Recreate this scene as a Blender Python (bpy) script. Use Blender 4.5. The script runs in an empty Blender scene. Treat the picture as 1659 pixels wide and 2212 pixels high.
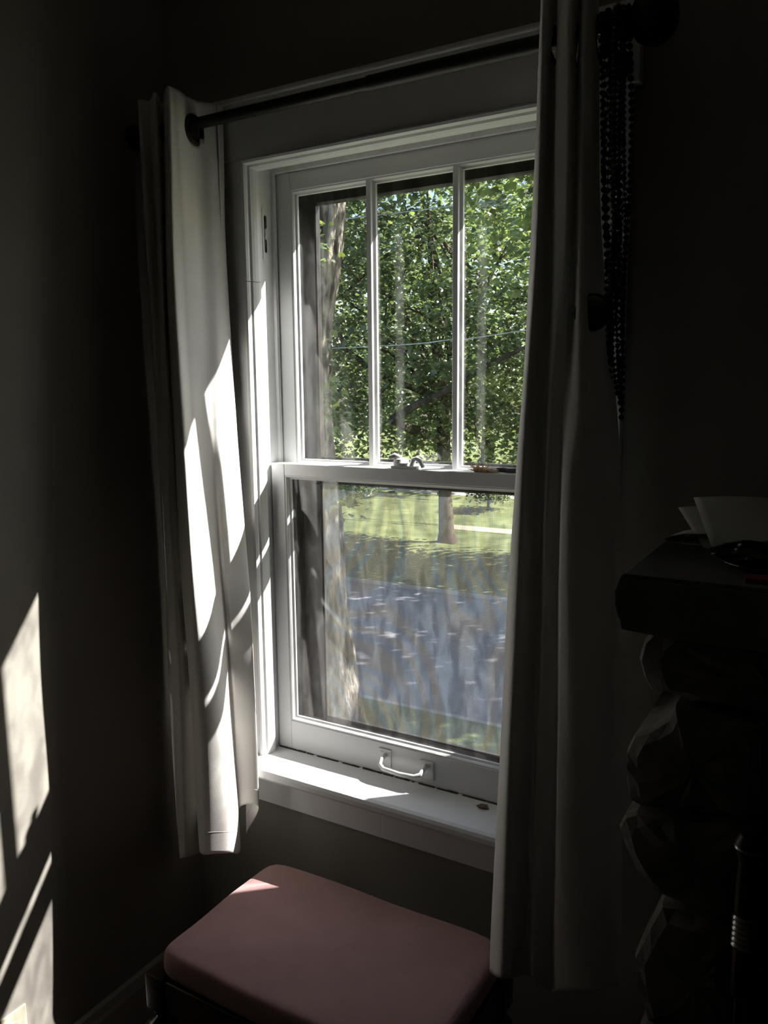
import bpy, bmesh, math, random
import numpy as np
from mathutils import Vector, Matrix

S = bpy.context.scene
COL = S.collection
PI = math.pi

# ------------------------------------------------------------------ camera, sky, sun, exposure
cam_d = bpy.data.cameras.new('camera')
cam = bpy.data.objects.new('camera', cam_d)
COL.objects.link(cam)
right = Vector((0.860821, 0.508819, -0.009506))
up = Vector((-0.068647, 0.134605, 0.988519))
fwd = Vector((-0.504256, 0.850285, -0.1508))
mat = Matrix((right, up, -fwd)).transposed().to_4x4()
mat.translation = Vector((0, -1.45, 1.55))
cam.matrix_world = mat
cam_d.sensor_fit = 'HORIZONTAL'
cam_d.sensor_width = 36
cam_d.lens = 36 * 1745 / 1659
cam_d.clip_start = 0.02
cam_d.clip_end = 300
S.camera = cam

SUN = Vector((1.10, 1.0, 1.40)).normalized()       # towards the sun
SUN_EL = math.asin(SUN.z)
SUN_AZ = math.atan2(SUN.x, SUN.y)

world = bpy.data.worlds.new('sky')
S.world = world
world.use_nodes = True
nt = world.node_tree
nt.nodes.clear()
sky = nt.nodes.new('ShaderNodeTexSky')
sky.sky_type = 'NISHITA'
sky.sun_disc = False
sky.sun_elevation = SUN_EL
sky.sun_rotation = SUN_AZ
sky.air_density = 1.0
sky.dust_density = 1.6
bg = nt.nodes.new('ShaderNodeBackground')
bg.inputs['Strength'].default_value = 0.24
wo = nt.nodes.new('ShaderNodeOutputWorld')
nt.links.new(sky.outputs[0], bg.inputs['Color'])
nt.links.new(bg.outputs[0], wo.inputs['Surface'])

sun_d = bpy.data.lights.new('sun', 'SUN')
sun_d.energy = 19.0
sun_d.angle = math.radians(0.53)
sun_d.color = (1.0, 0.965, 0.93)
sun = bpy.data.objects.new('sun', sun_d)
sun.rotation_mode = 'QUATERNION'
sun.rotation_quaternion = SUN.to_track_quat('Z', 'Y')
sun.location = SUN * 40
COL.objects.link(sun)

S.view_settings.view_transform = 'Standard'
S.view_settings.look = 'None'
S.view_settings.gamma = 1.0
S.view_settings.use_curve_mapping = False
S.view_settings.exposure = 0.85

# ------------------------------------------------------------------ helpers
def obj(name, me, m=None, parent=None, smooth=False):
    o = bpy.data.objects.new(name, me)
    COL.objects.link(o)
    if m is not None and not me.materials:
        me.materials.append(m)
    if smooth:
        me.polygons.foreach_set('use_smooth', [True] * len(me.polygons))
    if parent is not None:
        o.parent = parent
    return o

def tag(o, label, cat, group=None, kind=None):
    o['label'] = label
    o['category'] = cat
    if group:
        o['group'] = group
    if kind:
        o['kind'] = kind
    return o

def struct(o):
    o['kind'] = 'structure'
    return o

def empty(name, loc=(0, 0, 0)):
    o = bpy.data.objects.new(name, None)
    o.empty_display_size = 0.05
    COL.objects.link(o)
    o.location = loc
    return o

class MB:
    """collects primitive shapes in world space, builds one mesh; origin is subtracted"""
    def __init__(self):
        self.bm = bmesh.new()
    def box(self, x0, x1, y0, y1, z0, z1, bev=0.0, seg=2):
        r = bmesh.ops.create_cube(self.bm, size=1)
        vs = r['verts']
        for v in vs:
            v.co = Vector(((x0 + x1) / 2 + v.co.x * (x1 - x0), (y0 + y1) / 2 + v.co.y * (y1 - y0), (z0 + z1) / 2 + v.co.z * (z1 - z0)))
        if bev > 0:
            es = list({e for v in vs for e in v.link_edges})
            bmesh.ops.bevel(self.bm, geom=es, offset=bev, segments=seg, profile=0.6, affect='EDGES')
        return self
    def prism(self, pts, axis, a, b, bev=0.0, closed=True):
        """profile pts (2d) extruded along axis from a to b. axis x: (y,z), y: (x,z), z: (x,y)"""
        def P(p, t):
            return {'x': (t, p[0], p[1]), 'y': (p[0], t, p[1]), 'z': (p[0], p[1], t)}[axis]
        va = [self.bm.verts.new(P(p, a)) for p in pts]
        vb = [self.bm.verts.new(P(p, b)) for p in pts]
        fs = []
        n = len(pts)
        for i in range(n):
            fs.append(self.bm.faces.new((va[i], va[(i + 1) % n], vb[(i + 1) % n], vb[i])))
        fs.append(self.bm.faces.new(va[::-1]))
        fs.append(self.bm.faces.new(vb))
        if bev > 0:
            es = list({e for v in va + vb for e in v.link_edges})
            bmesh.ops.bevel(self.bm, geom=es, offset=bev, segments=2, profile=0.6, affect='EDGES')
        return self
    def tube(self, pts, rad, n=10, cap=True):
        pts = [Vector(p) for p in pts]
        rings = []
        prev = None
        for i, p in enumerate(pts):
            if i == 0: d = pts[1] - p
            elif i == len(pts) - 1: d = p - pts[-2]
            else: d = pts[i + 1] - pts[i - 1]
            d.normalize()
            if prev is None:
                a = Vector((0, 0, 1)) if abs(d.z) < .9 else Vector((1, 0, 0))
                u = d.cross(a).normalized()
            else:
                u = (prev - d * prev.dot(d)).normalized()
            prev = u
            w = d.cross(u)
            r = rad[i] if isinstance(rad, (list, tuple)) else rad
            rings.append([self.bm.verts.new(p + (u * math.cos(2 * PI * k / n) + w * math.sin(2 * PI * k / n)) * r) for k in range(n)])
        for a, b in zip(rings[:-1], rings[1:]):
            for k in range(n):
                self.bm.faces.new((a[k], a[(k + 1) % n], b[(k + 1) % n], b[k]))
        if cap:
            self.bm.faces.new(rings[0][::-1]); self.bm.faces.new(rings[-1])
        return self
    def lathe(self, prof, c, axis='z', n=24):
        """prof: (radius, height) list around axis through c"""
        rings = []
        for r, h in prof:
            ring = []
            for k in range(n):
                a = 2 * PI * k / n
                q = {'z': (r * math.cos(a), r * math.sin(a), h), 'x': (h, r * math.cos(a), r * math.sin(a)), 'y': (r * math.sin(a), h, r * math.cos(a))}[axis]
                ring.append(self.bm.verts.new((c[0] + q[0], c[1] + q[1], c[2] + q[2])))
            rings.append(ring)
        for a, b in zip(rings[:-1], rings[1:]):
            for k in range(n):
                self.bm.faces.new((a[k], a[(k + 1) % n], b[(k + 1) % n], b[k]))
        self.bm.faces.new(rings[0][::-1]); self.bm.faces.new(rings[-1])
        return self
    def torus(self, c, axis, R, r, n=28, m=8, wave=0, sq=1.0):
        c = Vector(c)
        ax = Vector(axis).normalized()
        t = Vector((0, 0, 1)) if abs(ax.z) < .9 else Vector((1, 0, 0))
        u = ax.cross(t).normalized(); w = ax.cross(u)
        rings = []
        for i in range(n):
            a = 2 * PI * i / n
            d = u * math.cos(a) + w * math.sin(a)
            rings.append([self.bm.verts.new(c + d * (R + r * math.cos(2 * PI * j / m)) + ax * (r * sq * math.sin(2 * PI * j / m))) for j in range(m)])
        for i in range(n):
            a, b = rings[i], rings[(i + 1) % n]
            for j in range(m):
                self.bm.faces.new((a[j], b[j], b[(j + 1) % m], a[(j + 1) % m]))
        return self
    def ball(self, c, r, sub=1, scale=(1, 1, 1)):
        q = bmesh.ops.create_icosphere(self.bm, subdivisions=sub, radius=r)
        for v in q['verts']:
            v.co = Vector((v.co.x * scale[0] + c[0], v.co.y * scale[1] + c[1], v.co.z * scale[2] + c[2]))
        return self
    def build(self, name, m, parent=None, smooth=False):
        bmesh.ops.recalc_face_normals(self.bm, faces=self.bm.faces)
        me = bpy.data.meshes.new(name)
        if parent is not None:
            off = Vector(parent_world(parent))
            for v in self.bm.verts:
                v.co -= off
        self.bm.to_mesh(me)
        self.bm.free()
        o = obj(name, me, m, parent, smooth)
        if smooth:
            try:
                me.set_sharp_from_angle(angle=math.radians(40))
            except Exception:
                pass
        return o

def parent_world(p):
    t = Vector((0, 0, 0))
    while p is not None:
        t += p.location
        p = p.parent
    return t

# ------------------------------------------------------------------ materials
def new_mat(name):
    m = bpy.data.materials.new(name)
    m.use_nodes = True
    n = m.node_tree
    return m, n, n.nodes['Principled BSDF']

def pmat(name, col, rough=0.6, col2=None, scale=20, detail=4, bump=0.0, bscale=None, metal=0.0, spec=0.5,
         stretch=(1, 1, 1), coord='Object', sheen=0.0, trans=0.0, bdist=0.002, ramp=(0.35, 0.65)):
    m, n, b = new_mat(name)
    b.inputs['Roughness'].default_value = rough
    b.inputs['Metallic'].default_value = metal
    b.inputs['Specular IOR Level'].default_value = spec
    b.inputs['Base Color'].default_value = (*col, 1)
    if sheen:
        b.inputs['Sheen Weight'].default_value = sheen
    tc = n.nodes.new('ShaderNodeTexCoord')
    mp = n.nodes.new('ShaderNodeMapping')
    mp.inputs['Scale'].default_value = stretch
    n.links.new(tc.outputs[coord], mp.inputs[0])
    if col2 is not None:
        t = n.nodes.new('ShaderNodeTexNoise')
        t.inputs['Scale'].default_value = scale
        t.inputs['Detail'].default_value = detail
        n.links.new(mp.outputs[0], t.inputs['Vector'])
        r = n.nodes.new('ShaderNodeValToRGB')
        r.color_ramp.elements[0].position = ramp[0]
        r.color_ramp.elements[1].position = ramp[1]
        r.color_ramp.elements[0].color = (*col, 1)
        r.color_ramp.elements[1].color = (*col2, 1)
        n.links.new(t.outputs['Fac'], r.inputs[0])
        n.links.new(r.outputs[0], b.inputs['Base Color'])
    if bump:
        t2 = n.nodes.new('ShaderNodeTexNoise')
        t2.inputs['Scale'].default_value = bscale or scale
        t2.inputs['Detail'].default_value = 5
        n.links.new(mp.outputs[0], t2.inputs['Vector'])
        bp = n.nodes.new('ShaderNodeBump')
        bp.inputs['Strength'].default_value = bump
        bp.inputs['Distance'].default_value = bdist
        n.links.new(t2.outputs['Fac'], bp.inputs['Height'])
        n.links.new(bp.outputs[0], b.inputs['Normal'])
    if trans:
        out = n.nodes['Material Output']
        tr = n.nodes.new('ShaderNodeBsdfTranslucent')
        tr.inputs['Color'].default_value = (*(col2 or col), 1)
        mx = n.nodes.new('ShaderNodeMixShader')
        mx.inputs[0].default_value = trans
        n.links.new(b.outputs[0], mx.inputs[1]); n.links.new(tr.outputs[0], mx.inputs[2])
        n.links.new(mx.outputs[0], out.inputs['Surface'])
    return m

M = {}
M['wall'] = pmat('taupe_wall_paint', (0.285, 0.265, 0.235), 0.75, (0.31, 0.287, 0.255), 3, bump=0.25, bscale=60, spec=0.2)
M['ceil'] = pmat('ceiling_paint', (0.66, 0.65, 0.62), 0.8, (0.70, 0.69, 0.66), 3, spec=0.2)
M['trim'] = pmat('white_gloss_paint', (0.74, 0.745, 0.75), 0.38, (0.79, 0.79, 0.79), 6, bump=0.25, bscale=35, spec=0.45)
M['trimold'] = pmat('chipped_white_paint', (0.78, 0.78, 0.77), 0.45, (0.62, 0.58, 0.48), 30, stretch=(1, 1, .25), bump=0.5, bscale=60, ramp=(.55, .75))
M['base'] = pmat('baseboard_paint', (0.42, 0.41, 0.39), 0.5, (0.45, 0.44, 0.42), 5)
M['gap'] = pmat('dark_gap_tone', (0.03, 0.026, 0.02), 0.95, (0.10, 0.09, 0.075), 80)  # mottled dark tone for the paint joint, pulley slot and outlet slots
M['storm'] = pmat('brown_black_storm_paint', (0.014, 0.012, 0.011), 0.4, (0.024, 0.020, 0.018), 12, bump=0.2)
M['curtain'] = pmat('white_cotton_curtain', (0.80, 0.775, 0.745), 0.9, (0.84, 0.82, 0.79), 8, bump=0.35, bscale=500, spec=0.1, trans=0.13, bdist=0.0006)
M['iron'] = pmat('oil_rubbed_black_metal', (0.010, 0.008, 0.007), 0.42, (0.016, 0.012, 0.010), 30, spec=0.35)
M['ring'] = pmat('antique_bronze_grommet', (0.10, 0.085, 0.07), 0.35, (0.06, 0.05, 0.04), 30, metal=0.8)
M['pink'] = pmat('dusty_pink_upholstery', (0.43, 0.255, 0.25), 0.9, (0.47, 0.285, 0.275), 14, bump=0.5, bscale=900, spec=0.1, sheen=0.25, bdist=0.0005)
M['darkwood'] = pmat('near_black_varnished_wood', (0.018, 0.012, 0.009), 0.28, (0.03, 0.018, 0.012), 14, stretch=(1, 1, .2), spec=0.5)
M['floor'] = pmat('reddish_brown_floorboard', (0.10, 0.035, 0.02), 0.4, (0.16, 0.06, 0.032), 9, stretch=(12, 1, 1))
M['stone'] = pmat('rough_grey_brown_stone', (0.11, 0.104, 0.092), 0.85, (0.19, 0.178, 0.155), 12, detail=8, bump=1.0, bscale=28, spec=0.3, bdist=0.006)
M['slab'] = pmat('dark_slate_slab', (0.11, 0.11, 0.104), 0.6, (0.18, 0.172, 0.158), 10, detail=8, bump=0.7, bscale=30, bdist=0.004)
M['soot'] = pmat('sooty_firebrick', (0.012, 0.011, 0.010), 0.95, (0.02, 0.018, 0.016), 20)
M['paper'] = pmat('off_white_paper', (0.62, 0.61, 0.57), 0.8, (0.66, 0.65, 0.61), 5)
M['chrome'] = pmat('dull_steel', (0.45, 0.44, 0.43), 0.3, metal=1.0)
M['black'] = pmat('glossy_black_plastic', (0.008, 0.008, 0.010), 0.15, (0.012, 0.011, 0.013), 30, bump=1.0, bscale=45, bdist=0.006)
M['red'] = pmat('dull_red_card', (0.30, 0.06, 0.05), 0.6)
M['bead_g'] = pmat('dark_green_bead', (0.010, 0.030, 0.022), 0.15, spec=0.8)
M['bead_k'] = pmat('black_pearl_bead', (0.02, 0.02, 0.022), 0.12, spec=0.8)
M['bead_s'] = pmat('gunmetal_bead', (0.42, 0.44, 0.44), 0.14, metal=0.9)
M['cream'] = pmat('cream_plastic', (0.62, 0.56, 0.44), 0.35)
M['tan'] = pmat('tan_fluff', (0.78, 0.62, 0.44), 0.95, (0.88, 0.76, 0.58), 60, trans=0.5)
M['rope'] = pmat('grey_brown_cord', (0.10, 0.085, 0.07), 0.95, (0.16, 0.14, 0.12), 60)
M['flake'] = pmat('brown_dry_leaf', (0.14, 0.10, 0.07), 0.9)
# outdoors
M['grass'] = pmat('lawn_grass', (0.085, 0.11, 0.035), 0.95, (0.165, 0.18, 0.075), 1.6, detail=8, bump=0.8, bscale=40, spec=0.1, bdist=0.03)
M['asphalt'] = pmat('grey_asphalt', (0.175, 0.175, 0.195), 0.9, (0.215, 0.215, 0.235), 2.0, detail=8, spec=0.15)
M['concrete'] = pmat('pale_concrete', (0.30, 0.29, 0.27), 0.9, (0.38, 0.36, 0.33), 2.5)
M['bark'] = pmat('furrowed_grey_bark', (0.045, 0.036, 0.03), 0.95, (0.32, 0.28, 0.24), 7, detail=10, stretch=(2.4, 2.4, .6), bump=1.0, bscale=10, bdist=0.05, spec=0.1)
M['bark2'] = pmat('dark_branch_bark', (0.07, 0.055, 0.045), 0.95, (0.13, 0.105, 0.085), 9, stretch=(2, 2, .6), spec=0.1)
M['cable'] = pmat('pale_grey_cable', (0.42, 0.45, 0.48), 0.6)
M['dirt'] = pmat('worn_sandy_path', (0.30, 0.25, 0.18), 0.95, (0.40, 0.34, 0.25), 3)
M['siding'] = pmat('exterior_painted_siding', (0.45, 0.43, 0.40), 0.8)

def leaf_mat(name, c1, c2, tr):
    m, n, b = new_mat(name)
    out = n.nodes['Material Output']
    g = n.nodes.new('ShaderNodeNewGeometry')
    r = n.nodes.new('ShaderNodeValToRGB')
    r.color_ramp.elements[0].color = (*c1, 1)
    r.color_ramp.elements[1].color = (*c2, 1)
    n.links.new(g.outputs['Random Per Island'], r.inputs[0])
    n.links.new(r.outputs[0], b.inputs['Base Color'])
    b.inputs['Roughness'].default_value = 0.38
    b.inputs['Specular IOR Level'].default_value = 1.0
    t = n.nodes.new('ShaderNodeBsdfTranslucent')
    mixc = n.nodes.new('ShaderNodeMix'); mixc.data_type = 'RGBA'; mixc.blend_type = 'MULTIPLY'
    mixc.inputs[0].default_value = 1
    n.links.new(r.outputs[0], mixc.inputs[6]); mixc.inputs[7].default_value = (1.5, 1.5, 0.75, 1)
    n.links.new(mixc.outputs[2], t.inputs['Color'])
    mx = n.nodes.new('ShaderNodeMixShader'); mx.inputs[0].default_value = tr
    n.links.new(b.outputs[0], mx.inputs[1]); n.links.new(t.outputs[0], mx.inputs[2])
    n.links.new(mx.outputs[0], out.inputs['Surface'])
    return m
M['leaf'] = leaf_mat('maple_leaf_green', (0.07, 0.10, 0.055), (0.19, 0.24, 0.13), 0.30)
M['leaf2'] = leaf_mat('bright_leaf_green', (0.10, 0.14, 0.06), (0.23, 0.29, 0.13), 0.38)

def glass_mat(name, ripple_tint, refl=0.045):
    m = bpy.data.materials.new(name); m.use_nodes = True
    n = m.node_tree; n.nodes.clear()
    out = n.nodes.new('ShaderNodeOutputMaterial')
    tr = n.nodes.new('ShaderNodeBsdfTransparent')
    gl = n.nodes.new('ShaderNodeBsdfGlossy'); gl.inputs['Roughness'].default_value = 0.0
    tc = n.nodes.new('ShaderNodeTexCoord')
    mp = n.nodes.new('ShaderNodeMapping'); mp.inputs['Scale'].default_value = (1.0, 1, 0.35)
    mp.inputs['Rotation'].default_value = (0, 0.15, 0)
    no = n.nodes.new('ShaderNodeTexNoise'); no.inputs['Scale'].default_value = 34; no.inputs['Detail'].default_value = 2
    no.inputs['Distortion'].default_value = 0.7
    r = n.nodes.new('ShaderNodeValToRGB')
    lo = 1 - ripple_tint  # blotchy tint in the pane stands in for light ripples of wavy glass
    r.color_ramp.elements[0].position = .38; r.color_ramp.elements[1].position = .62
    r.color_ramp.elements[0].color = (lo, lo, lo, 1); r.color_ramp.elements[1].color = (.97, .98, .97, 1)
    n.links.new(tc.outputs['Object'], mp.inputs[0]); n.links.new(mp.outputs[0], no.inputs['Vector'])
    n.links.new(no.outputs['Fac'], r.inputs[0]); n.links.new(r.outputs[0], tr.inputs['Color'])
    bp = n.nodes.new('ShaderNodeBump'); bp.inputs['Strength'].default_value = 0.05; bp.inputs['Distance'].default_value = 0.002
    n2 = n.nodes.new('ShaderNodeTexNoise'); n2.inputs['Scale'].default_value = 9
    n.links.new(mp.outputs[0], n2.inputs['Vector']); n.links.new(n2.outputs['Fac'], bp.inputs['Height'])
    lw = n.nodes.new('ShaderNodeLayerWeight'); lw.inputs['Blend'].default_value = 0.5
    pw = n.nodes.new('ShaderNodeMath'); pw.operation = 'POWER'; pw.inputs[1].default_value = 4
    n.links.new(lw.outputs['Facing'], pw.inputs[0])
    ma = n.nodes.new('ShaderNodeMath'); ma.operation = 'MULTIPLY_ADD'; ma.inputs[1].default_value = 0.9; ma.inputs[2].default_value = refl
    n.links.new(pw.outputs[0], ma.inputs[0])
    mx = n.nodes.new('ShaderNodeMixShader')
    n.links.new(ma.outputs[0], mx.inputs[0]); n.links.new(tr.outputs[0], mx.inputs[1]); n.links.new(gl.outputs[0], mx.inputs[2])
    n.links.new(mx.outputs[0], out.inputs['Surface'])
    return m
M['glass'] = glass_mat('old_wavy_window_glass', 0.27)
M['glass2'] = glass_mat('storm_window_glass', 0.03, 0.018)

def screen_mat():
    m = bpy.data.materials.new('woven_insect_mesh'); m.use_nodes = True
    n = m.node_tree; n.nodes.clear()
    out = n.nodes.new('ShaderNodeOutputMaterial')
    tr = n.nodes.new('ShaderNodeBsdfTransparent')
    df = n.nodes.new('ShaderNodeBsdfDiffuse')
    tl = n.nodes.new('ShaderNodeBsdfTranslucent')
    tc = n.nodes.new('ShaderNodeTexCoord')
    # moire shimmer painted into the wire colour as slow wandering blue and tan bands
    mp = n.nodes.new('ShaderNodeMapping'); mp.inputs['Scale'].default_value = (1.4, 1, 1.15)
    wn = n.nodes.new('ShaderNodeTexNoise'); wn.inputs['Scale'].default_value = 1.9; wn.inputs['Detail'].default_value = 1.0
    wn.inputs['Distortion'].default_value = 0.6
    wm = n.nodes.new('ShaderNodeMath'); wm.operation = 'MULTIPLY'; wm.inputs[1].default_value = 95.0
    ws = n.nodes.new('ShaderNodeMath'); ws.operation = 'SINE'
    wv = n.nodes.new('ShaderNodeMath'); wv.operation = 'MULTIPLY_ADD'; wv.inputs[1].default_value = .5; wv.inputs[2].default_value = .5
    n.links.new(wn.outputs['Fac'], wm.inputs[0]); n.links.new(wm.outputs[0], ws.inputs[0]); n.links.new(ws.outputs[0], wv.inputs[0])
    r = n.nodes.new('ShaderNodeValToRGB')
    r.color_ramp.elements[0].color = (0.13, 0.147, 0.17, 1); r.color_ramp.elements[1].color = (0.175, 0.16, 0.135, 1)
    n.links.new(tc.outputs['Object'], mp.inputs[0]); n.links.new(mp.outputs[0], wn.inputs['Vector'])
    n.links.new(wv.outputs[0], r.inputs[0])
    n.links.new(r.outputs[0], df.inputs['Color']); n.links.new(r.outputs[0], tl.inputs['Color'])
    ad = n.nodes.new('ShaderNodeMixShader'); ad.inputs[0].default_value = 0.5
    n.links.new(df.outputs[0], ad.inputs[1]); n.links.new(tl.outputs[0], ad.inputs[2])
    # weave: fine lines of wire in both directions
    sx = n.nodes.new('ShaderNodeSeparateXYZ'); n.links.new(tc.outputs['Object'], sx.inputs[0])
    def lines(sock):
        a = n.nodes.new('ShaderNodeMath'); a.operation = 'MULTIPLY'; a.inputs[1].default_value = 2 * PI / 0.0042
        s = n.nodes.new('ShaderNodeMath'); s.operation = 'SINE'
        n.links.new(sock, a.inputs[0]); n.links.new(a.outputs[0], s.inputs[0])
        return s.outputs[0]
    l1 = lines(sx.outputs['X']); l2 = lines(sx.outputs['Z'])
    su = n.nodes.new('ShaderNodeMath'); su.operation = 'ADD'
    n.links.new(l1, su.inputs[0]); n.links.new(l2, su.inputs[1])
    fa = n.nodes.new('ShaderNodeMath'); fa.operation = 'MULTIPLY_ADD'; fa.inputs[1].default_value = 0.05; fa.inputs[2].default_value = 0.25
    n.links.new(su.outputs[0], fa.inputs[0])
    mx = n.nodes.new('ShaderNodeMixShader')
    n.links.new(fa.outputs[0], mx.inputs[0]); n.links.new(tr.outputs[0], mx.inputs[1]); n.links.new(ad.outputs[0], mx.inputs[2])
    n.links.new(mx.outputs[0], out.inputs['Surface'])
    return m
M['screen'] = screen_mat()

# ------------------------------------------------------------------ room shell
XL, XR, YB, ZC = -1.435, 2.4, -3.6, 2.62     # left wall, right wall, wall behind camera, ceiling
OX0, OX1, OZ0, OZ1 = -1.195, -0.475, 0.652, 2.05  # window opening
WT = 0.22
w = MB()
w.box(XL - .2, OX0, 0, WT, -.1, ZC + .1); w.box(OX1, XR + .2, 0, WT, -.1, ZC + .1)
w.box(OX0, OX1, 0, WT, -.1, OZ0); w.box(OX0, OX1, 0, WT, OZ1, ZC + .1)
struct(w.build('wall_back', M['wall']))
struct(MB().box(XL - .2, XL, YB - .2, 0, -.1, ZC + .1).build('wall_left', M['wall']))
struct(MB().box(XR, XR + .2, YB - .2, 0, -.1, ZC + .1).build('wall_right', M['wall']))
struct(MB().box(XL, XR, YB - .2, YB, -.1, ZC + .1).build('wall_front', M['wall']))
struct(MB().box(XL, XR, YB, 0, ZC, ZC + .1).build('ceiling', M['ceil']))
fl = empty('floor'); struct(fl)
MB().box(XL, XR, YB, 0, -.1, -.022).build('subfloor', M['soot'], fl)
rnd = random.Random(3)
pw_ = 0.082
n_pl = int((0 - YB) / pw_)
k = 0
x_lo, x_hi = XL + .002, XR - .002
plank_mesh = {}
for i in range(n_pl + 1):
    y1 = -i * pw_
    y0 = max(YB + .002, y1 - pw_ + .002)
    if y1 - y0 < .02: continue
    cut = x_lo + rnd.uniform(.8, 2.9)
    for a, b in ((x_lo, cut - .001), (cut + .001, x_hi)):
        MB().box(a, b, y0, y1, -.022, 0, .0015, 1).build('plank', M['floor'], fl)

def skirting(name, a, b, fixed, side):
    prof = [(0, 0), (.016, 0), (.016, .115), (.012, .125), (.009, .142), (0, .148)]
    m = MB()
    if side == 'left':
        m.prism([(XL + p[0], p[1]) for p in prof], 'y', a, b)
        # quarter round shoe
        m.prism([(XL + .016 + p[0], p[1]) for p in ((0, 0), (.013, 0), (.010, .010), (0, .016))], 'y', a, b)
    elif side == 'right':
        m.prism([(XR - p[0], p[1]) for p in prof], 'y', a, b)
    elif side == 'back':
        m.prism([(0 - p[0], p[1]) for p in prof], 'x', a, b)
    else:
        m.prism([(YB + p[0], p[1]) for p in prof], 'x', a, b)
    struct(m.build(name, M['base']))
skirting('baseboard_left', YB, -.0165, 0, 'left')
skirting('baseboard_right', YB, -.0165, 0, 'right')
skirting('baseboard_back', XL, -.262, 0, 'back')
skirting('baseboard_front', XL + .017, XR - .017, 0, 'front')

# unseen exterior: eave placed to cut the sun's top edge, pilaster added as side blocker
struct(MB().box(-5, 6, WT, .56, 2.524, 2.66, .004).build('eave_sun_block', M['siding']))
struct(MB().box(-.47, -.30, WT, .285, -3, 2.524, .002).build('side_sun_block', M['siding']))
struct(MB().box(-5, 6, WT - .02, WT + .0, -3, -.1).build('wall_exterior', M['siding']))

# ------------------------------------------------------------------ window
win = empty('window_1', (-.835, 0, OZ0)); struct(win)
def W(mb, name, m, parent=win, smooth=False):
    return mb.build(name, m, parent, smooth)
# casing boards
W(MB().box(-1.303, -1.2, -.02, -.0, .68, 2.042, .002), 'side_casing', M['trim'])
W(MB().box(-.47, -.367, -.02, -.0, .68, 2.042, .002), 'side_casing', M['trim'])
W(MB().box(-1.316, -.354, -.023, -.0, 2.042, 2.157, .002), 'head_casing', M['trim'])
W(MB().box(-1.325, -.345, -.030, -.0, 2.157, 2.168, .003), 'head_cap', M['trim'])
# jamb liners
W(MB().box(-1.202, -1.193, 0, .15, .66, 2.05), 'jamb', M['trim'])
W(MB().box(-.477, -.468, 0, .15, .66, 2.05), 'jamb', M['trim'])
W(MB().box(-1.193, -.477, 0, .15, 2.041, 2.055), 'head_jamb', M['trim'])
# ogee stop moulding, left, right and head
def stop_prof(s):
    # offsets from the jamb (towards opening) and depth y
    return [(0, -.024), (.004, -.026), (.009, -.024), (.011, -.018), (.011, -.013), (.015, -.010), (.0175, -.002), (.019, .006), (.019, .013), (0, .013)]
pl = [(-1.2 + a, b) for a, b in stop_prof(1)]
W(MB().prism(pl, 'z', .68, 1.786), 'stop_moulding', M['trim'])
W(MB().prism(pl, 'z', 1.7875, 2.042), 'stop_moulding', M['trim'])
W(MB().prism([(-.47 - a, b) for a, b in stop_prof(1)], 'z', .68, 2.042), 'stop_moulding', M['trim'])
W(MB().prism([(b, 2.042 - a) for a, b in stop_prof(1)], 'x', -1.195, -.475), 'stop_moulding', M['trim'])
# parting strips
W(MB().box(-1.195, -1.185, .071, .080, 1.38, 2.04), 'parting_strip', M['trimold'])
W(MB().box(-.485, -.475, .071, .080, 1.38, 2.04), 'parting_strip', M['trimold'])
W(MB().box(-1.185, -.485, .071, .080, 2.031, 2.041), 'parting_strip', M['trimold'])
# brown exterior stops / blind frame
W(MB().box(-1.195, -1.180, .122, .15, .66, 2.04), 'blind_stop', M['storm'])
W(MB().box(-.49, -.475, .122, .15, .66, 2.04), 'blind_stop', M['storm'])
W(MB().box(-1.18, -.49, .122, .15, 2.005, 2.04), 'blind_stop', M['storm'])
# sash pulley in left jamb
pu = W(MB().prism([(.047 + .0095 * math.cos(a) , 1.897 + (.052 if math.sin(a) >= 0 else -.052) + .0095 * math.sin(a)) for a in [2 * PI * i / 20 for i in range(20)]], 'x', -1.1935, -1.1915), 'pulley_plate', M['trim'])
W(MB().prism([(.047 + .0045 * math.cos(a), 1.897 + (.036 if math.sin(a) >= 0 else -.036) + .0045 * math.sin(a)) for a in [2 * PI * i / 16 for i in range(16)]], 'x', -1.1918, -1.1911), 'pulley_slot', M['gap'], pu)
W(MB().lathe([(.001, -.0035), (.024, -.0035), (.022, 0), (.024, .0035), (.001, .0035)], (-1.2105, .047, 1.897), 'y', 20), 'pulley_wheel', M['trim'], pu, True)

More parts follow.
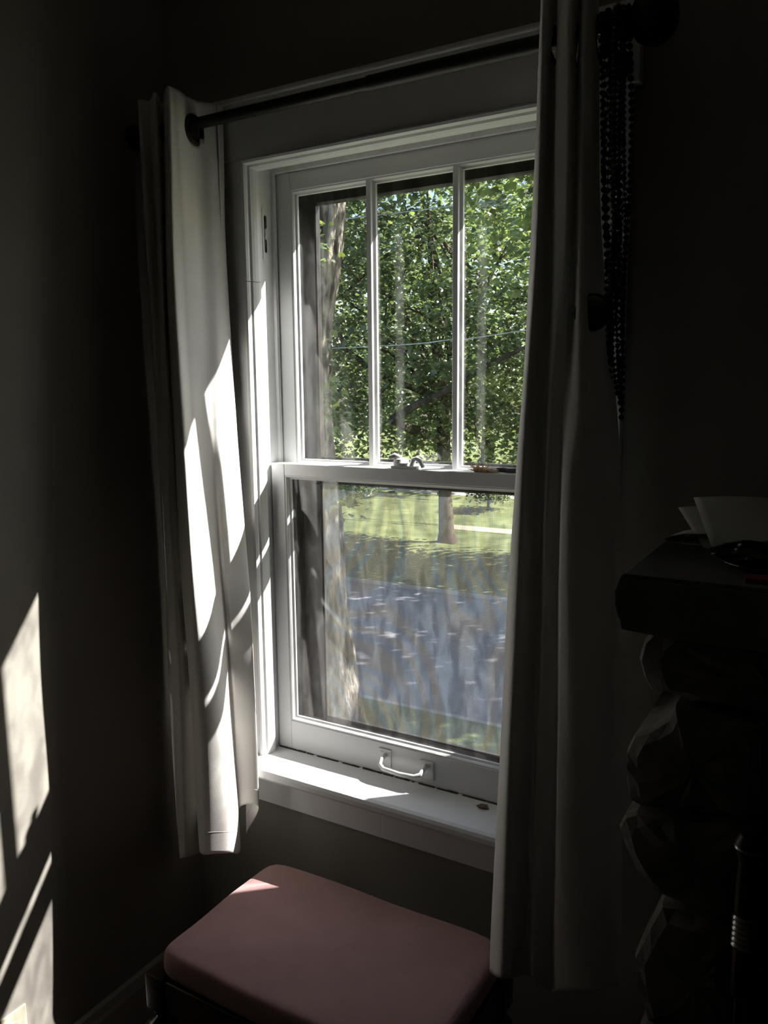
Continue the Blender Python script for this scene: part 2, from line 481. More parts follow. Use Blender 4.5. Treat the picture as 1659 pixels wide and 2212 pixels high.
def sash(name, x0, x1, z0, z1, y0, y1, stile, top, bottom, glass_y, mun=(), lip=.010):
    """frame with moulded inner edge, glass, optional vertical muntins"""
    f = empty(name, (0, 0, 0)); f.parent = win
    f.location = (0, 0, 0)
    yb = y1
    # stiles
    W(MB().box(x0, x0 + stile, y0, yb, z0, z1, .0015, 1), 'stile', M['trim'], f)
    W(MB().box(x1 - stile, x1, y0, yb, z0, z1, .0015, 1), 'stile', M['trim'], f)
    W(MB().box(x0 + stile, x1 - stile, y0, yb, z1 - top, z1, .0012, 1), 'rail', M['trim'], f)
    W(MB().box(x0 + stile, x1 - stile, y0, yb, z0, z0 + bottom, .0012, 1), 'rail', M['trim'], f)
    gx0, gx1, gz0, gz1 = x0 + stile, x1 - stile, z0 + bottom, z1 - top
    def bead_p():     # (offset into the glass opening, y)
        return [(0, y0 + .002), (.003, y0 + .0025), (.005, y0 + .006), (.0055, y0 + .010), (.0095, y0 + .013), (lip, glass_y - .001), (0, glass_y - .001)]
    p = bead_p()
    W(MB().prism([(gx0 + a, b) for a, b in p], 'z', gz0, gz1), 'glazing_bead', M['trim'], f)
    W(MB().prism([(gx1 - a, b) for a, b in p], 'z', gz0, gz1), 'glazing_bead', M['trim'], f)
    W(MB().prism([(b, gz1 - a) for a, b in p], 'x', gx0, gx1), 'glazing_bead', M['trim'], f)
    W(MB().prism([(b, gz0 + a) for a, b in p], 'x', gx0, gx1), 'glazing_bead', M['trim'], f)
    xs = [gx0]
    for mx_ in mun:
        h = .0055
        pr = [(mx_ - h, y0 + .002), (mx_ + h, y0 + .002), (mx_ + h + .001, y0 + .008), (mx_ + h + .006, y0 + .013), (mx_ + h + .0065, glass_y - .001), (mx_ + .004, yb), (mx_ - .004, yb), (mx_ - h - .0065, glass_y - .001), (mx_ - h - .006, y0 + .013), (mx_ - h - .001, y0 + .008)]
        W(MB().prism(pr, 'z', gz0, gz1), 'muntin', M['trim'], f)
        xs += [mx_ - .003, mx_ + .003]
    xs.append(gx1)
    for i in range(0, len(xs), 2):
        W(MB().box(xs[i], xs[i + 1], glass_y, glass_y + .0025, gz0, gz1), 'glass_pane', M['glass'], f)
    return f
lower = sash('lower_sash', -1.190, -.480, .681, 1.381, .040, .069, .038, .028, .073, .058)
upper = sash('upper_sash', -1.190, -.480, 1.352, 2.038, .084, .116, .042, .046, .026, .104, (-.9425, -.737))
# lift handle with two fixing plates
hd = empty('sash_lift', (-.832, .04, .715)); hd.parent = win
hd.location = Vector((-.832, .04, .715)) - parent_world(win)
def H(mb, name, m, smooth=False): return W(mb, name, m, hd, smooth)
H(MB().box(-.902, -.870, .0365, .0405, .700, .742, .001), 'fixing_plate', M['trim'])
H(MB().box(-.795, -.762, .0365, .0405, .696, .738, .001), 'fixing_plate', M['trim'])
H(MB().tube([(-.884, .038, .728), (-.885, .022, .724), (-.884, .012, .716), (-.872, .006, .711), (-.83, .005, .709), (-.794, .006, .711), (-.782, .012, .716), (-.781, .024, .722), (-.781, .038, .726)],
            [.0055, .0052, .005, .005, .005, .005, .005, .0052, .0055], 12), 'grip', M['trim'], True)
for sx_, sz_ in ((-.894, .735), (-.876, .706), (-.772, .731), (-.788, .702)):
    H(MB().ball((sx_, .0365, sz_), .0028, 1, (1, .5, 1)), 'screw', M['trim'], True)
# crescent lock on the meeting rail
lk = empty('sash_lock', (0, 0, 0)); lk.parent = win
lk.location = Vector((-.835, .055, 1.381)) - parent_world(win)
W(MB().box(-.868, -.806, .043, .068, 1.381, 1.387, .002), 'lock_base', M['trim'], lk)
W(MB().lathe([(.0, 0), (.016, 0), (.018, .006), (.014, .014), (.004, .017), (.0, .017)], (-.849, .056, 1.387), 'z', 20), 'lock_cam', M['trim'], lk, True)
W(MB().tube([(-.849, .056, 1.402), (-.862, .048, 1.408), (-.872, .044, 1.404)], [.006, .007, .004], 10), 'lock_lever', M['trim'], lk, True)
W(MB().tube([(-.824, .058, 1.386), (-.820, .058, 1.400), (-.812, .058, 1.403), (-.803, .058, 1.396), (-.797, .058, 1.384)], [.006, .006, .0055, .005, .004], 10), 'lock_keeper', M['trim'], lk, True)
# storm window above, insect screen below, both dark brown
st = empty('storm_window'); st.parent = win; st.location = (0, 0, 0)
W(MB().box(-1.185, -1.127, .150, .172, 1.323, 2.04, .003, 1), 'storm_stile', M['storm'], st)
W(MB().box(-.545, -.485, .150, .172, 1.323, 2.04, .003, 1), 'storm_stile', M['storm'], st)
W(MB().box(-1.127, -.545, .150, .172, 1.972, 2.04, .003, 1), 'storm_rail', M['storm'], st)
W(MB().box(-1.127, -.545, .150, .172, 1.345, 1.388, .003, 1), 'storm_rail', M['storm'], st)
W(MB().box(-1.127, -.545, .160, .163, 1.388, 1.972), 'storm_glass', M['glass2'], st)
sc = empty('insect_screen'); sc.parent = win; sc.location = (0, 0, 0)
W(MB().box(-1.185, -1.125, .150, .166, .672, 1.323, .003, 1), 'screen_stile', M['storm'], sc)
W(MB().box(-.545, -.485, .150, .166, .672, 1.323, .003, 1), 'screen_stile', M['storm'], sc)
W(MB().box(-1.125, -.545, .150, .166, 1.323, 1.340, .003, 1), 'screen_rail', M['storm'], sc)
W(MB().box(-1.125, -.545, .150, .166, .672, .730, .003, 1), 'screen_rail', M['storm'], sc)
W(MB().box(-1.125, -.545, .1545, .155, .730, 1.323), 'screen_mesh', M['screen'], sc)
# dark sill between sash and screen
W(MB().prism([(.07, .655), (.07, .678), (.16, .665), (.26, .640), (.26, .615), (.22, .615), (.22, .655)], 'x', OX0 + .001, OX1 - .001), 'outer_sill', M['storm'])
# stool and apron
W(MB().prism([(.07, .652), (.07, .680), (-.072, .680), (-.080, .677), (-.084, .671), (-.084, .661), (-.080, .655), (-.072, .652)], 'x', OX0 + .001, OX1 - .001), 'stool', M['trim'])
W(MB().prism([(-.001, .652), (-.001, .680), (-.072, .680), (-.080, .677), (-.084, .671), (-.084, .661), (-.080, .655), (-.072, .652)], 'x', -1.295, OX0 + .001), 'stool', M['trim'])
W(MB().prism([(-.001, .652), (-.001, .680), (-.072, .680), (-.080, .677), (-.084, .671), (-.084, .661), (-.080, .655), (-.072, .652)], 'x', OX1 - .001, -.357), 'stool', M['trim'])
W(MB().box(-1.303, -.367, -.02, 0, .560, .640, .002), 'apron', M['trim'])
W(MB().prism([(0, .640), (-.030, .640), (-.044, .646), (-.050, .652), (0, .652)], 'x', -1.303, -.367), 'apron_moulding', M['trim'])
# open paint joint where the sash meets the stool: ragged dark line
m = MB()
rr = random.Random(5)
x = -1.188
while x < -.484:
    ln = rr.uniform(.006, .03)
    h = rr.uniform(.0008, .0030)
    m.box(x, min(x + ln, -.484), .036, .0398, .6801, .6801 + h)
    x += ln + (rr.uniform(0, .012) if rr.random() < .45 else 0)
cr = W(m, 'paint_joint', M['gap']); cr['kind'] = 'stuff'

# ------------------------------------------------------------------ curtains
LC = [
 [(-1.233,-.05,2.155),(-1.2358,-.035,2.158),(-1.2436,-.07,2.152),(-1.2495,-.11,2.149),(-1.242,-.165,2.152),(-1.2551,-.175,2.154),(-1.3252,-.12,2.152),(-1.291,-.17,2.152),(-1.3324,-.15,2.150),(-1.3411,-.17,2.146),(-1.41,-.1,2.150)],
 [(-1.2297,-.06,1.79),(-1.2296,-.045,1.79),(-1.2277,-.08,1.79),(-1.240,-.118,1.79),(-1.2344,-.170,1.79),(-1.238,-.203,1.79),(-1.3286,-.13,1.79),(-1.3042,-.165,1.79),(-1.3359,-.15,1.79),(-1.3373,-.17,1.79),(-1.4119,-.1,1.79)],
 [(-1.2121,-.06,1.283),(-1.200,-.055,1.283),(-1.198,-.12,1.283),(-1.209,-.138,1.283),(-1.2087,-.185,1.283),(-1.212,-.222,1.283),(-1.3062,-.15,1.283),(-1.3147,-.15,1.283),(-1.3128,-.17,1.283),(-1.355,-.15,1.283),(-1.4145,-.09,1.283)],
 [(-1.1834,-.085,.91),(-1.1546,-.088,.915),(-1.1919,-.11,.915),(-1.204,-.115,.915),(-1.1802,-.18,.93),(-1.2043,-.22,.94),(-1.276,-.17,.92),(-1.2959,-.15,.91),(-1.2939,-.185,.92),(-1.3424,-.165,.91),(-1.4176,-.09,.875)],
 [(-1.1817,-.105,.5201),(-1.1409,-.105,.5987),(-1.1778,-.13,.5972),(-1.1632,-.15,.5109),(-1.1501,-.2,.5325),(-1.1859,-.235,.538),(-1.2384,-.2,.509),(-1.279,-.15,.4701),(-1.2861,-.2,.4806),(-1.3247,-.18,.4603),(-1.4009,-.1,.4265)]]
RC = [
 [(-.5057,-.05,2.165),(-.4978,-.1,2.165),(-.4697,-.16,2.165),(-.4629,-.12,2.165),(-.4438,-.16,2.165),(-.4188,-.17,2.165),(-.4342,-.1,2.165),(-.4063,-.16,2.165),(-.3931,-.15,2.165),(-.4135,-.07,2.165)],
 [(-.515,-.06,1.80),(-.5051,-.1,1.80),(-.4722,-.165,1.80),(-.4648,-.12,1.80),(-.4415,-.165,1.80),(-.4188,-.17,1.80),(-.4275,-.12,1.80),(-.4025,-.17,1.80),(-.3852,-.15,1.80),(-.3921,-.08,1.80)],
 [(-.5253,-.08,1.38),(-.5241,-.11,1.38),(-.4872,-.175,1.385),(-.465,-.135,1.383),(-.4446,-.17,1.388),(-.4259,-.16,1.388),(-.4091,-.19,1.39),(-.3766,-.19,1.39),(-.3484,-.15,1.39),(-.3436,-.09,1.385)],
 [(-.525,-.13,.909),(-.5247,-.16,.92),(-.4865,-.21,.945),(-.4619,-.165,.937),(-.4428,-.195,.95),(-.4169,-.18,.95),(-.3983,-.215,.965),(-.3573,-.215,.975),(-.328,-.175,.97),(-.3225,-.11,.946)],
 [(-.5087,-.19,.5137),(-.5159,-.218,.5036),(-.4778,-.255,.53),(-.4555,-.2,.5077),(-.43,-.235,.5339),(-.4078,-.2,.4931),(-.3779,-.245,.5374),(-.3339,-.245,.5554),(-.3061,-.205,.5479),(-.2996,-.14,.5065)]]

def cr_eval(pts, t):
    n = len(pts) - 1
    f = min(max(t, 0), 1) * n
    i = min(int(f), n - 1)
    u = f - i
    p0 = pts[max(i - 1, 0)]; p1 = pts[i]; p2 = pts[i + 1]; p3 = pts[min(i + 2, n)]
    return .5 * ((2 * p1) + (-p0 + p2) * u + (2 * p0 - 5 * p1 + 4 * p2 - p3) * u * u + (-p0 + 3 * p1 - 3 * p2 + p3) * u ** 3)

def curtain_mesh(rows, nu=200, nv=110, seed=1, holes=(), thick=.0012):
    A = [np.array(r, float) for r in rows]
    # resample along width
    R_ = [np.array([cr_eval(a, i / (nu - 1)) for i in range(nu)]) for a in A]
    R_ = np.array(R_)                                    # rows x nu x 3
    rs = np.random.RandomState(seed)
    ph = rs.uniform(0, 6.28, 8)
    V = np.zeros((nv, nu, 3))
    for j in range(nv):
        V[j] = cr_eval(R_, j / (nv - 1))
    # small wrinkles along the local normal in plan
    t = np.linspace(0, 1, nv)[:, None]
    s = np.linspace(0, 1, nu)[None, :]
    wr = .0008 * np.sin(34 * s + 5 * t + ph[0] + 1.2 * np.sin(4 * t + ph[1])) + .0006 * np.sin(71 * s - 9 * t + ph[2]) * np.sin(6 * t + ph[3]) + .0012 * np.sin(18 * t + 25 * s + ph[4]) * (t > 0)
    d = np.gradient(V, axis=1)
    nx, ny = d[..., 1], -d[..., 0]
    ln = np.sqrt(nx ** 2 + ny ** 2) + 1e-6
    V[..., 0] += nx / ln * wr; V[..., 1] += ny / ln * wr
    bm = bmesh.new()
    vs = [[bm.verts.new(V[j, i]) for i in range(nu)] for j in range(nv)]
    for j in range(nv - 1):
        for i in range(nu - 1):
            c = (V[j, i] + V[j + 1, i + 1]) / 2
            if any(np.linalg.norm(c - np.array(h)) < hr for h, hr in holes):
                continue
            bm.faces.new((vs[j][i], vs[j + 1][i], vs[j + 1][i + 1], vs[j][i + 1]))
    loose = [v for v in bm.verts if not v.link_faces]
    bmesh.ops.delete(bm, geom=loose, context='VERTS')
    return bm, V

ROD_Y, ROD_Z = -.108, 2.10
def make_curtain(name, rows, label, seed, grom, base):
    root = empty(name, base)
    tag(root, label, 'curtain', 'curtain panels on the rod')
    holes = [((gx, ROD_Y, ROD_Z - .012), .024) for gx, ax in grom]
    bm, V = curtain_mesh(rows, seed=seed, holes=holes)
    me = bpy.data.meshes.new('fabric')
    for v in bm.verts: v.co -= Vector(base)
    bm.to_mesh(me); bm.free()
    o = obj('fabric', me, M['curtain'], root, True)
    so = o.modifiers.new('thickness', 'SOLIDIFY'); so.thickness = .0012; so.offset = 0
    # sewn hem tops and bottom: thin raised bands following the cloth
    for nm, j, wd in (('heading_seam', 11, .0011), ('hem_seam', 104, .0011)):
        m = MB()
        pts = [tuple(V[j, i]) for i in range(0, V.shape[1], 1)]
        d = np.gradient(V[j], axis=0)
        m2 = []
        for i in range(0, V.shape[1]):
            nn = np.array([d[i, 1], -d[i, 0], 0]); nn /= (np.linalg.norm(nn) + 1e-9)
            m2.append(tuple(V[j, i]))
        m.tube(m2, wd, 5)
        m.build(nm, M['curtain'], root, True)
    for gx, ax in grom:
        g = MB()
        g.torus((gx, ROD_Y, ROD_Z - .012), ax, .0275, .0056, 32, 8, sq=.8)
        g.torus((gx, ROD_Y, ROD_Z - .012), ax, .0240, .0028, 32, 8, sq=1.3)
        g.build('grommet', M['ring'], root, True)
    return root
make_curtain('window_curtain', LC, 'white cotton curtain panel left of the window, catching sunlight, short hem above the bench', 4,
             [(-1.2495, (1, .08, 0)), (-1.302, (1, -.5, 0)), (-1.385, (1, .6, 0))], (-1.30, -.12, .45))
make_curtain('window_curtain', RC, 'shaded cotton curtain panel right of the window beside the stone mantel', 9,
             [(-.464, (1, -.3, 0)), (-.440, (1, .5, 0)), (-.398, (1, 0, 0))], (-.44, -.15, .45))

# ------------------------------------------------------------------ curtain rod
rod = tag(empty('curtain_rod', (-.87, ROD_Y, ROD_Z)), 'long black metal curtain rod with ball finials above the window', 'curtain rod')
MB().tube([(-1.40, ROD_Y, ROD_Z), (-.8, ROD_Y, ROD_Z)], .0115, 20).build('rod', M['iron'], rod, True)
MB().tube([(-.82, ROD_Y, ROD_Z), (-.355, ROD_Y, ROD_Z)], .0135, 20).build('rod', M['iron'], rod, True)
ball = [(0, -.045), (.016, -.044), (.016, -.036), (.022, -.034), (.022, -.030), (.014, -.028), (.026, -.022)] 
fin = [(.012, 0), (.018, .001), (.018, .008), (.013, .010), (.013, .016), (.024, .018), (.026, .022), (.018, .025), (.030, .033), (.038, .045), (.041, .058), (.038, .071), (.030, .083), (.018, .091), (.004, .094)]
MB().lathe([(r, h) for r, h in fin], (-.372, ROD_Y, ROD_Z), 'x', 28).build('finial', M['iron'], rod, True)
finl = [(.010, 0), (.014, .001), (.014, .005), (.011, .007), (.016, .012), (.022, .018), (.024, .026), (.020, .031), (.011, .034), (.002, .035)]
MB().lathe([(r * 1.1, -h) for r, h in finl], (-1.398, ROD_Y, ROD_Z), 'x', 28).build('finial', M['iron'], rod, True)
for bx in (-1.393, -.387):
    b_ = MB().tube([(bx, ROD_Y, ROD_Z - .018), (bx, -.06, ROD_Z - .03), (bx, -.024, ROD_Z - .03)], [.007, .007, .007], 10)
    b_.torus((bx, ROD_Y, ROD_Z), (1, 0, 0), .019, .0045, 24, 8, sq=1.6)
    b_.lathe([(.001, -.0235), (.022, -.0235), (.022, -.028), (.012, -.032), (.001, -.032)], (bx, 0, ROD_Z - .03), 'y', 20)
    b_.build('bracket', M['iron'], rod, True)

# ------------------------------------------------------------------ bead necklaces hanging on the rod end
def necklace(x0, x1, zbot, r, mt, label, seed, yf=-.128, yb=-.090, gap=1.12, medal=None, out=0.0):
    rs = random.Random(seed)
    c = Vector((0, 0, 0))
    # path: over the rod, down the front, round the bottom, up the back
    path = []
    R0 = .0165 + r + out
    n = 14
    for i in range(n + 1):
        a = PI * i / n
        path.append(Vector((x0 + (.002 * math.sin(seed + i)), ROD_Y - R0 * math.cos(a), ROD_Z + R0 * math.sin(a))))
    back = []
    N = 60
    ztop = ROD_Z
    for i in range(1, N + 1):
        t = i / N
        z = ztop + (zbot - ztop) * t
        x = x0 + (x1 - x0) * t + .0035 * math.sin(t * 9 + seed) * t
        sp = (1 - t ** 6)
        path.append(Vector((x + .006 * sp * math.sin(seed * 2.1 + 5 * t), ROD_Y + R0 * (1 - .25 * t) * max(0, 1 - t ** 8) , z)))
    for i in range(N - 1, 0, -1):
        t = i / N
        z = ztop + (zbot - ztop) * t
        x = x0 + (x1 - x0) * t + .0035 * math.sin(t * 9 + seed) * t
        sp = (1 - t ** 6)
        path.append(Vector((x - .006 * sp * math.sin(seed * 1.3 + 4 * t) * t, ROD_Y - R0 * (1 - .25 * t) * max(0, 1 - t ** 8), z)))
    # walk along path placing beads
    m = MB()
    step = 2 * r * gap
    acc = 0
    last = path[0]
    m.ball(last, r, 1)
    for p in path[1:]:
        seg = (p - last)
        L_ = seg.length
        while L_ > 0 and acc + L_ >= step:
            q = last + seg * ((step - acc) / L_)
            m.ball(q, r * rs.uniform(.93, 1.04), 1 if r < .005 else 2)
            seg = p - q; last = q; L_ = seg.length; acc = 0
        acc += L_
        last = p
    cd = MB(); cd.tube(path[::2], .0007, 4)
    root = empty('bead_necklace', (x0, ROD_Y, ROD_Z))
    tag(root, label, 'necklace', 'bead necklaces over the rod end')
    b = m.build('beads', mt, root, True); b['kind'] = 'stuff'
    cd.build('cord', M['bead_k'], root)
    if medal:
        mm = MB()
        mm.lathe([(.002, -.004), (.024, -.004), (.028, -.001), (.028, .002), (.024, .005), (.018, .004), (.002, .006)], medal, 'y', 24)
        mm.torus(medal, (0, 1, 0), .026, .0035, 24, 6)
        mm.build('medallion', M['bead_g'], root, True)
    return root
necklace(-.383, -.366, 1.545, .0052, M['bead_g'], 'large dark green bead strand, leftmost of the strands beside the curtain', 1, gap=1.35)
necklace(-.3745, -.3605, 1.60, .0038, M['bead_k'], 'fine black strand hanging just inside the leftmost large green beads', 2, medal=None)
necklace(-.3675, -.3600, 1.56, .0038, M['bead_s'], 'shiny gunmetal bead strand running down the middle of the bunch', 3, gap=1.25, out=.007)
necklace(-.3660, -.352, 1.535, .0042, M['bead_k'], 'black strand of medium beads right behind the gunmetal strand', 4)
necklace(-.3585, -.350, 1.52, .0036, M['bead_g'], 'slim dark green strand between the gunmetal and rightmost strands', 5, gap=1.15)
necklace(-.3570, -.345, 1.50, .0050, M['bead_k'], 'longest strand, black round beads nearest the ball finial', 6, gap=1.2)
necklace(-.390, -.371, 1.66, .0042, M['bead_g'], 'short green strand with a dark round medallion beside the curtain', 7, gap=1.3, medal=(-.378, -.168, 1.665))

# ------------------------------------------------------------------ upholstered bench
bench = tag(empty('piano_bench', (-.81, -.32, 0)), 'low dark wood bench with a dusty pink padded seat under the window', 'bench')
BX0, BX1, BY0, BY1 = -1.093, -.520, -.480, -.122
def cushion():
    bm = bmesh.new()
    nx_, ny_, = 56, 36
    top = []
    def edge(u):   # superellipse style falloff from 0 (edge) to 1
        return u
    W2, D2, Rc = (BX1 - BX0) / 2, (BY1 - BY0) / 2, .035
    cx, cy = (BX0 + BX1) / 2, (BY0 + BY1) / 2
    def P(a, b, h):
        return (cx + a, cy + b, h)
    # radial rings from centre outwards over a rounded rectangle, then down the side
    def rr_pt(ang, s, shrink):
        w2, d2 = W2 - shrink, D2 - shrink
        ca, sa = math.cos(ang), math.sin(ang)
        n = 13.0
        k = (abs(ca / w2) ** n + abs(sa / d2) ** n) ** (-1 / n)
        return ca * k * s, sa * k * s
    K = 120
    prof = []
    for s in (0.0, .15, .3, .45, .6, .72, .82, .89, .94):
        prof.append((s, 0.0, .500 + .006 * (1 - s * s)))
    prof += [(.968, 0, .4985), (.985, 0, .494), (.996, 0, .486), (1.0, 0, .476), (1.0, 0, .462), (.99, 0, .452), (.97, 0, .448)]
    rings = []
    for s, sh, h in prof:
        if s == 0:
            rings.append([bm.verts.new(P(0, 0, h))]); continue
        ring = []
        for kk in range(K):
            a = 2 * PI * kk / K
            # even spread over perimeter
            x_, y_ = rr_pt(math.atan2(math.sin(a) * D2, math.cos(a) * W2), s, 0)
            sag = -.003 * (math.sin(3 * a + .5) ** 2) * s
            ring.append(bm.verts.new(P(x_, y_, h + sag)))
        rings.append(ring)
    for kk in range(K):
        bm.faces.new((rings[0][0], rings[1][kk], rings[1][(kk + 1) % K]))
    for a, b in zip(rings[1:-1], rings[2:]):
        for kk in range(K):
            bm.faces.new((a[kk], b[kk], b[(kk + 1) % K], a[(kk + 1) % K]))
    bm.faces.new(rings[-1][::-1])
    m = MB(); m.bm = bm
    return m
c_ = cushion().build('seat_cushion', M['pink'], bench, True)
fx0, fx1, fy0, fy1 = -1.105, -.512, -.484, -.132
for a in ((fx0 + .04, fx1 - .04, fy0, fy0 + .02), (fx0 + .04, fx1 - .04, fy1 - .02, fy1), (fx0, fx0 + .02, fy0 + .04, fy1 - .04), (fx1 - .02, fx1, fy0 + .04, fy1 - .04)):
    MB().box(*a, .385, .446, .003).build('seat_rail', M['darkwood'], bench)
for lx in (fx0 - .006 + .022, fx1 + .006 - .022):
    for ly in (fy0 - .006 + .022, fy1 + .006 - .022):
        m = MB().box(lx - .022, lx + .022, ly - .022, ly + .022, .378, .452, .004)
        m.lathe([(.010, .378), (.012, .372), (.017, .368), (.012, .362), (.014, .356), (.026, .346), (.031, .330), (.028, .314), (.032, .309), (.032, .303), (.026, .298), (.031, .290), (.030, .280), (.018, .268),
                 (.013, .262), (.018, .256), (.013, .250), (.016, .235), (.022, .20), (.024, .17), (.017, .14), (.013, .135), (.019, .128), (.013, .121), (.012, .12)], (lx, ly, 0), 'z', 22)
        m.box(lx - .019, lx + .019, ly - .019, ly + .019, .070, .121, .003)
        m.lathe([(.012, .071), (.018, .064), (.012, .058), (.020, .045), (.024, .030), (.018, .012), (.012, .001), (.010, 0)], (lx, ly, 0), 'z', 22)
        m.build('leg', M['darkwood'], bench, True)
for ly in (fy0 + .016, fy1 - .016):
    MB().box(fx0 + .034, fx1 - .034, ly - .009, ly + .009, .083, .108, .003).build('stretcher', M['darkwood'], bench)
for lx in (fx0 + .016, fx1 - .016):
    MB().box(lx - .009, lx + .009, fy0 + .034, fy1 - .034, .083, .108, .003).build('stretcher', M['darkwood'], bench)

# ------------------------------------------------------------------ wall outlet on the left wall
ou = tag(empty('wall_outlet', (XL, -.565, .225)), 'cream wall outlet plate low on the left wall in the sun patch', 'outlet')
MB().box(XL, XL + .005, -.600, -.530, .167, .283, .002).build('cover_plate', M['cream'], ou)
for zc in (.247, .203):
    MB().prism([(-.565 + .0165 * math.cos(a), zc + .0145 * math.sin(a)) for a in [2 * PI * i / 20 for i in range(20)]], 'x', XL + .005, XL + .0065).build('socket', M['cream'], ou)
    MB().box(XL + .0064, XL + .0068, -.572, -.570, zc - .001, zc + .008).box(XL + .0064, XL + .0068, -.561, -.559, zc - .001, zc + .007).build('slot', M['gap'], ou)
MB().lathe([(.001, .005), (.0035, .005), (.003, .0065), (.001, .0068)], (XL, -.565, .225), 'x', 12).build('screw', M['chrome'], ou)

# ------------------------------------------------------------------ stone fireplace
fp = tag(empty('stone_fireplace', (.45, -.18, 0)), 'rough stone fireplace with a thick slab mantel right of the curtain', 'fireplace')
def stone(outline, y0, y1, name='stone', mt='stone', seed=0, bulge=.012, parent=fp):
    """irregular stone: outline in x,z; front face at y0, bulging; back at y1"""
    rs = random.Random(seed)
    # densify outline with jitter
    pts = []
    n = len(outline)
    for i in range(n):
        a = Vector(outline[i]); b = Vector(outline[(i + 1) % n])
        L_ = (b - a).length
        k = max(1, int(L_ / .022))
        for j in range(k):
            p = a.lerp(b, j / k)
            if j: p += Vector((rs.uniform(-.003, .003), rs.uniform(-.003, .003)))
            pts.append(p)
    c = sum(pts, Vector((0, 0))) / len(pts)
    bm = bmesh.new()
    rings = []
    for s, yy in ((1.0, y1), (1.0, y0 + .04), (1.0, y0 + .014), (.965, y0 + .003), (.80, y0 - bulge * .5), (.45, y0 - bulge)):
        ring = []
        for p in pts:
            q = c + (p - c) * s
            jx = 0 if yy == y1 else rs.uniform(-.003, .003)
            ring.append(bm.verts.new((q.x, yy + jx, q.y)))
        rings.append(ring)
    N = len(pts)
    for a, b in zip(rings[:-1], rings[1:]):
        for k in range(N):
            bm.faces.new((a[k], a[(k + 1) % N], b[(k + 1) % N], b[k]))
    cv = bm.verts.new((c.x, y0 - bulge * 1.1, c.y))
    for k in range(N):
        bm.faces.new((rings[-1][k], rings[-1][(k + 1) % N], cv))
    bm.faces.new(rings[0][::-1])
    m = MB(); m.bm = bm
    return m.build(name, M[mt], parent)
# mantel slab with a rough broken left end
ms = MB()
prof_ = [(-.266, 1.299), (-.270, 1.296), (-.278, 1.273), (-.276, 1.258), (-.271, 1.240), (-.267, 1.221), (-.20, 1.219), (1.18, 1.219), (1.18, 1.299)]
ms.prism(prof_, 'y', -.37, -.001)
bmesh.ops.bevel(ms.bm, geom=[e for e in ms.bm.edges if abs(e.verts[0].co.y + .37) < 1e-4 and abs(e.verts[1].co.y + .37) < 1e-4], offset=.006, segments=2, affect='EDGES')
ms.build('mantel_slab', M['slab'], fp)
stone([(-.23, 1.216), (-.245, 1.198), (-.250, 1.172), (-.243, 1.146), (-.233, 1.130), (-.15, 1.126), (.06, 1.122), (.06, 1.216)], -.338, -.001, seed=2)
stone([(-.196, 1.118), (-.203, 1.098), (-.227, 1.076), (-.25, 1.062), (-.259, 1.039), (-.257, .991), (-.252, .968), (-.235, .962), (-.08, .985), (-.085, 1.116)], -.352, -.001, seed=3)
stone([(-.240, .954), (-.257, .943), (-.264, .925), (-.254, .896), (-.237, .869), (-.209, .840), (-.10, .834), (-.080, .85), (-.080, .976)], -.358, -.001, seed=4, bulge=.016)
stone([(-.202, .818), (-.217, .78), (-.237, .724), (-.233, .678), (-.216, .625), (-.092, .618), (-.092, .822)], -.348, -.001, seed=5)
stone([(-.218, .612), (-.236, .57), (-.24, .50), (-.22, .45), (-.085, .452), (-.088, .606)], -.352, -.001, seed=6)
stone([(-.222, .44), (-.245, .39), (-.24, .30), (-.225, .24), (-.085, .235), (-.085, .442)], -.356, -.001, seed=7)
stone([(-.23, .228), (-.25, .15), (-.245, .02), (-.24, .001), (-.085, .001), (-.085, .226)], -.352, -.001, seed=8)
# lintel and right pier
stone([(.068, 1.216), (.066, 1.124), (.45, 1.118), (.45, 1.216)], -.335, -.001, seed=9)
stone([(.46, 1.216), (.46, 1.120), (1.12, 1.122), (1.15, 1.17), (1.14, 1.216)], -.340, -.001, seed=10)
stone([(-.078, 1.115), (-.074, .99), (.42, .97), (.44, 1.112)], -.345, -.001, seed=11)
stone([(.45, 1.112), (.43, .98), (.90, .985), (.92, 1.114)], -.342, -.001, seed=12)
zs_ = [1.112, .90, .68, .47, .24, .001]
for i in range(5):
    a, b = zs_[i], zs_[i + 1]
    o_ = .012 * ((i % 2) * 2 - 1)
    stone([(.935 + (0 if i else .0), a - .008), (.93, b + .004), (1.12 + o_, b + .004), (1.14 - o_, (a + b) / 2), (1.11, a - .008)], -.350, -.001, seed=20 + i)
MB().box(-.08, .925, -.03, -.001, 0, .968).build('firebox_back', M['soot'], fp)
for a_, b_ in ((-.18, -.12), (.96, 1.05)):
    MB().box(a_, b_, -.30, -.002, 0, 1.20).build('mortar_core', M['soot'], fp)
MB().box(-.28, 1.20, -.75, -.372, .0, .035, .006).build('hearth_slab', M['slab'], fp)
MB().box(-.078, .925, -.372, -.03, .0, .03).build('firebox_floor', M['soot'], fp)

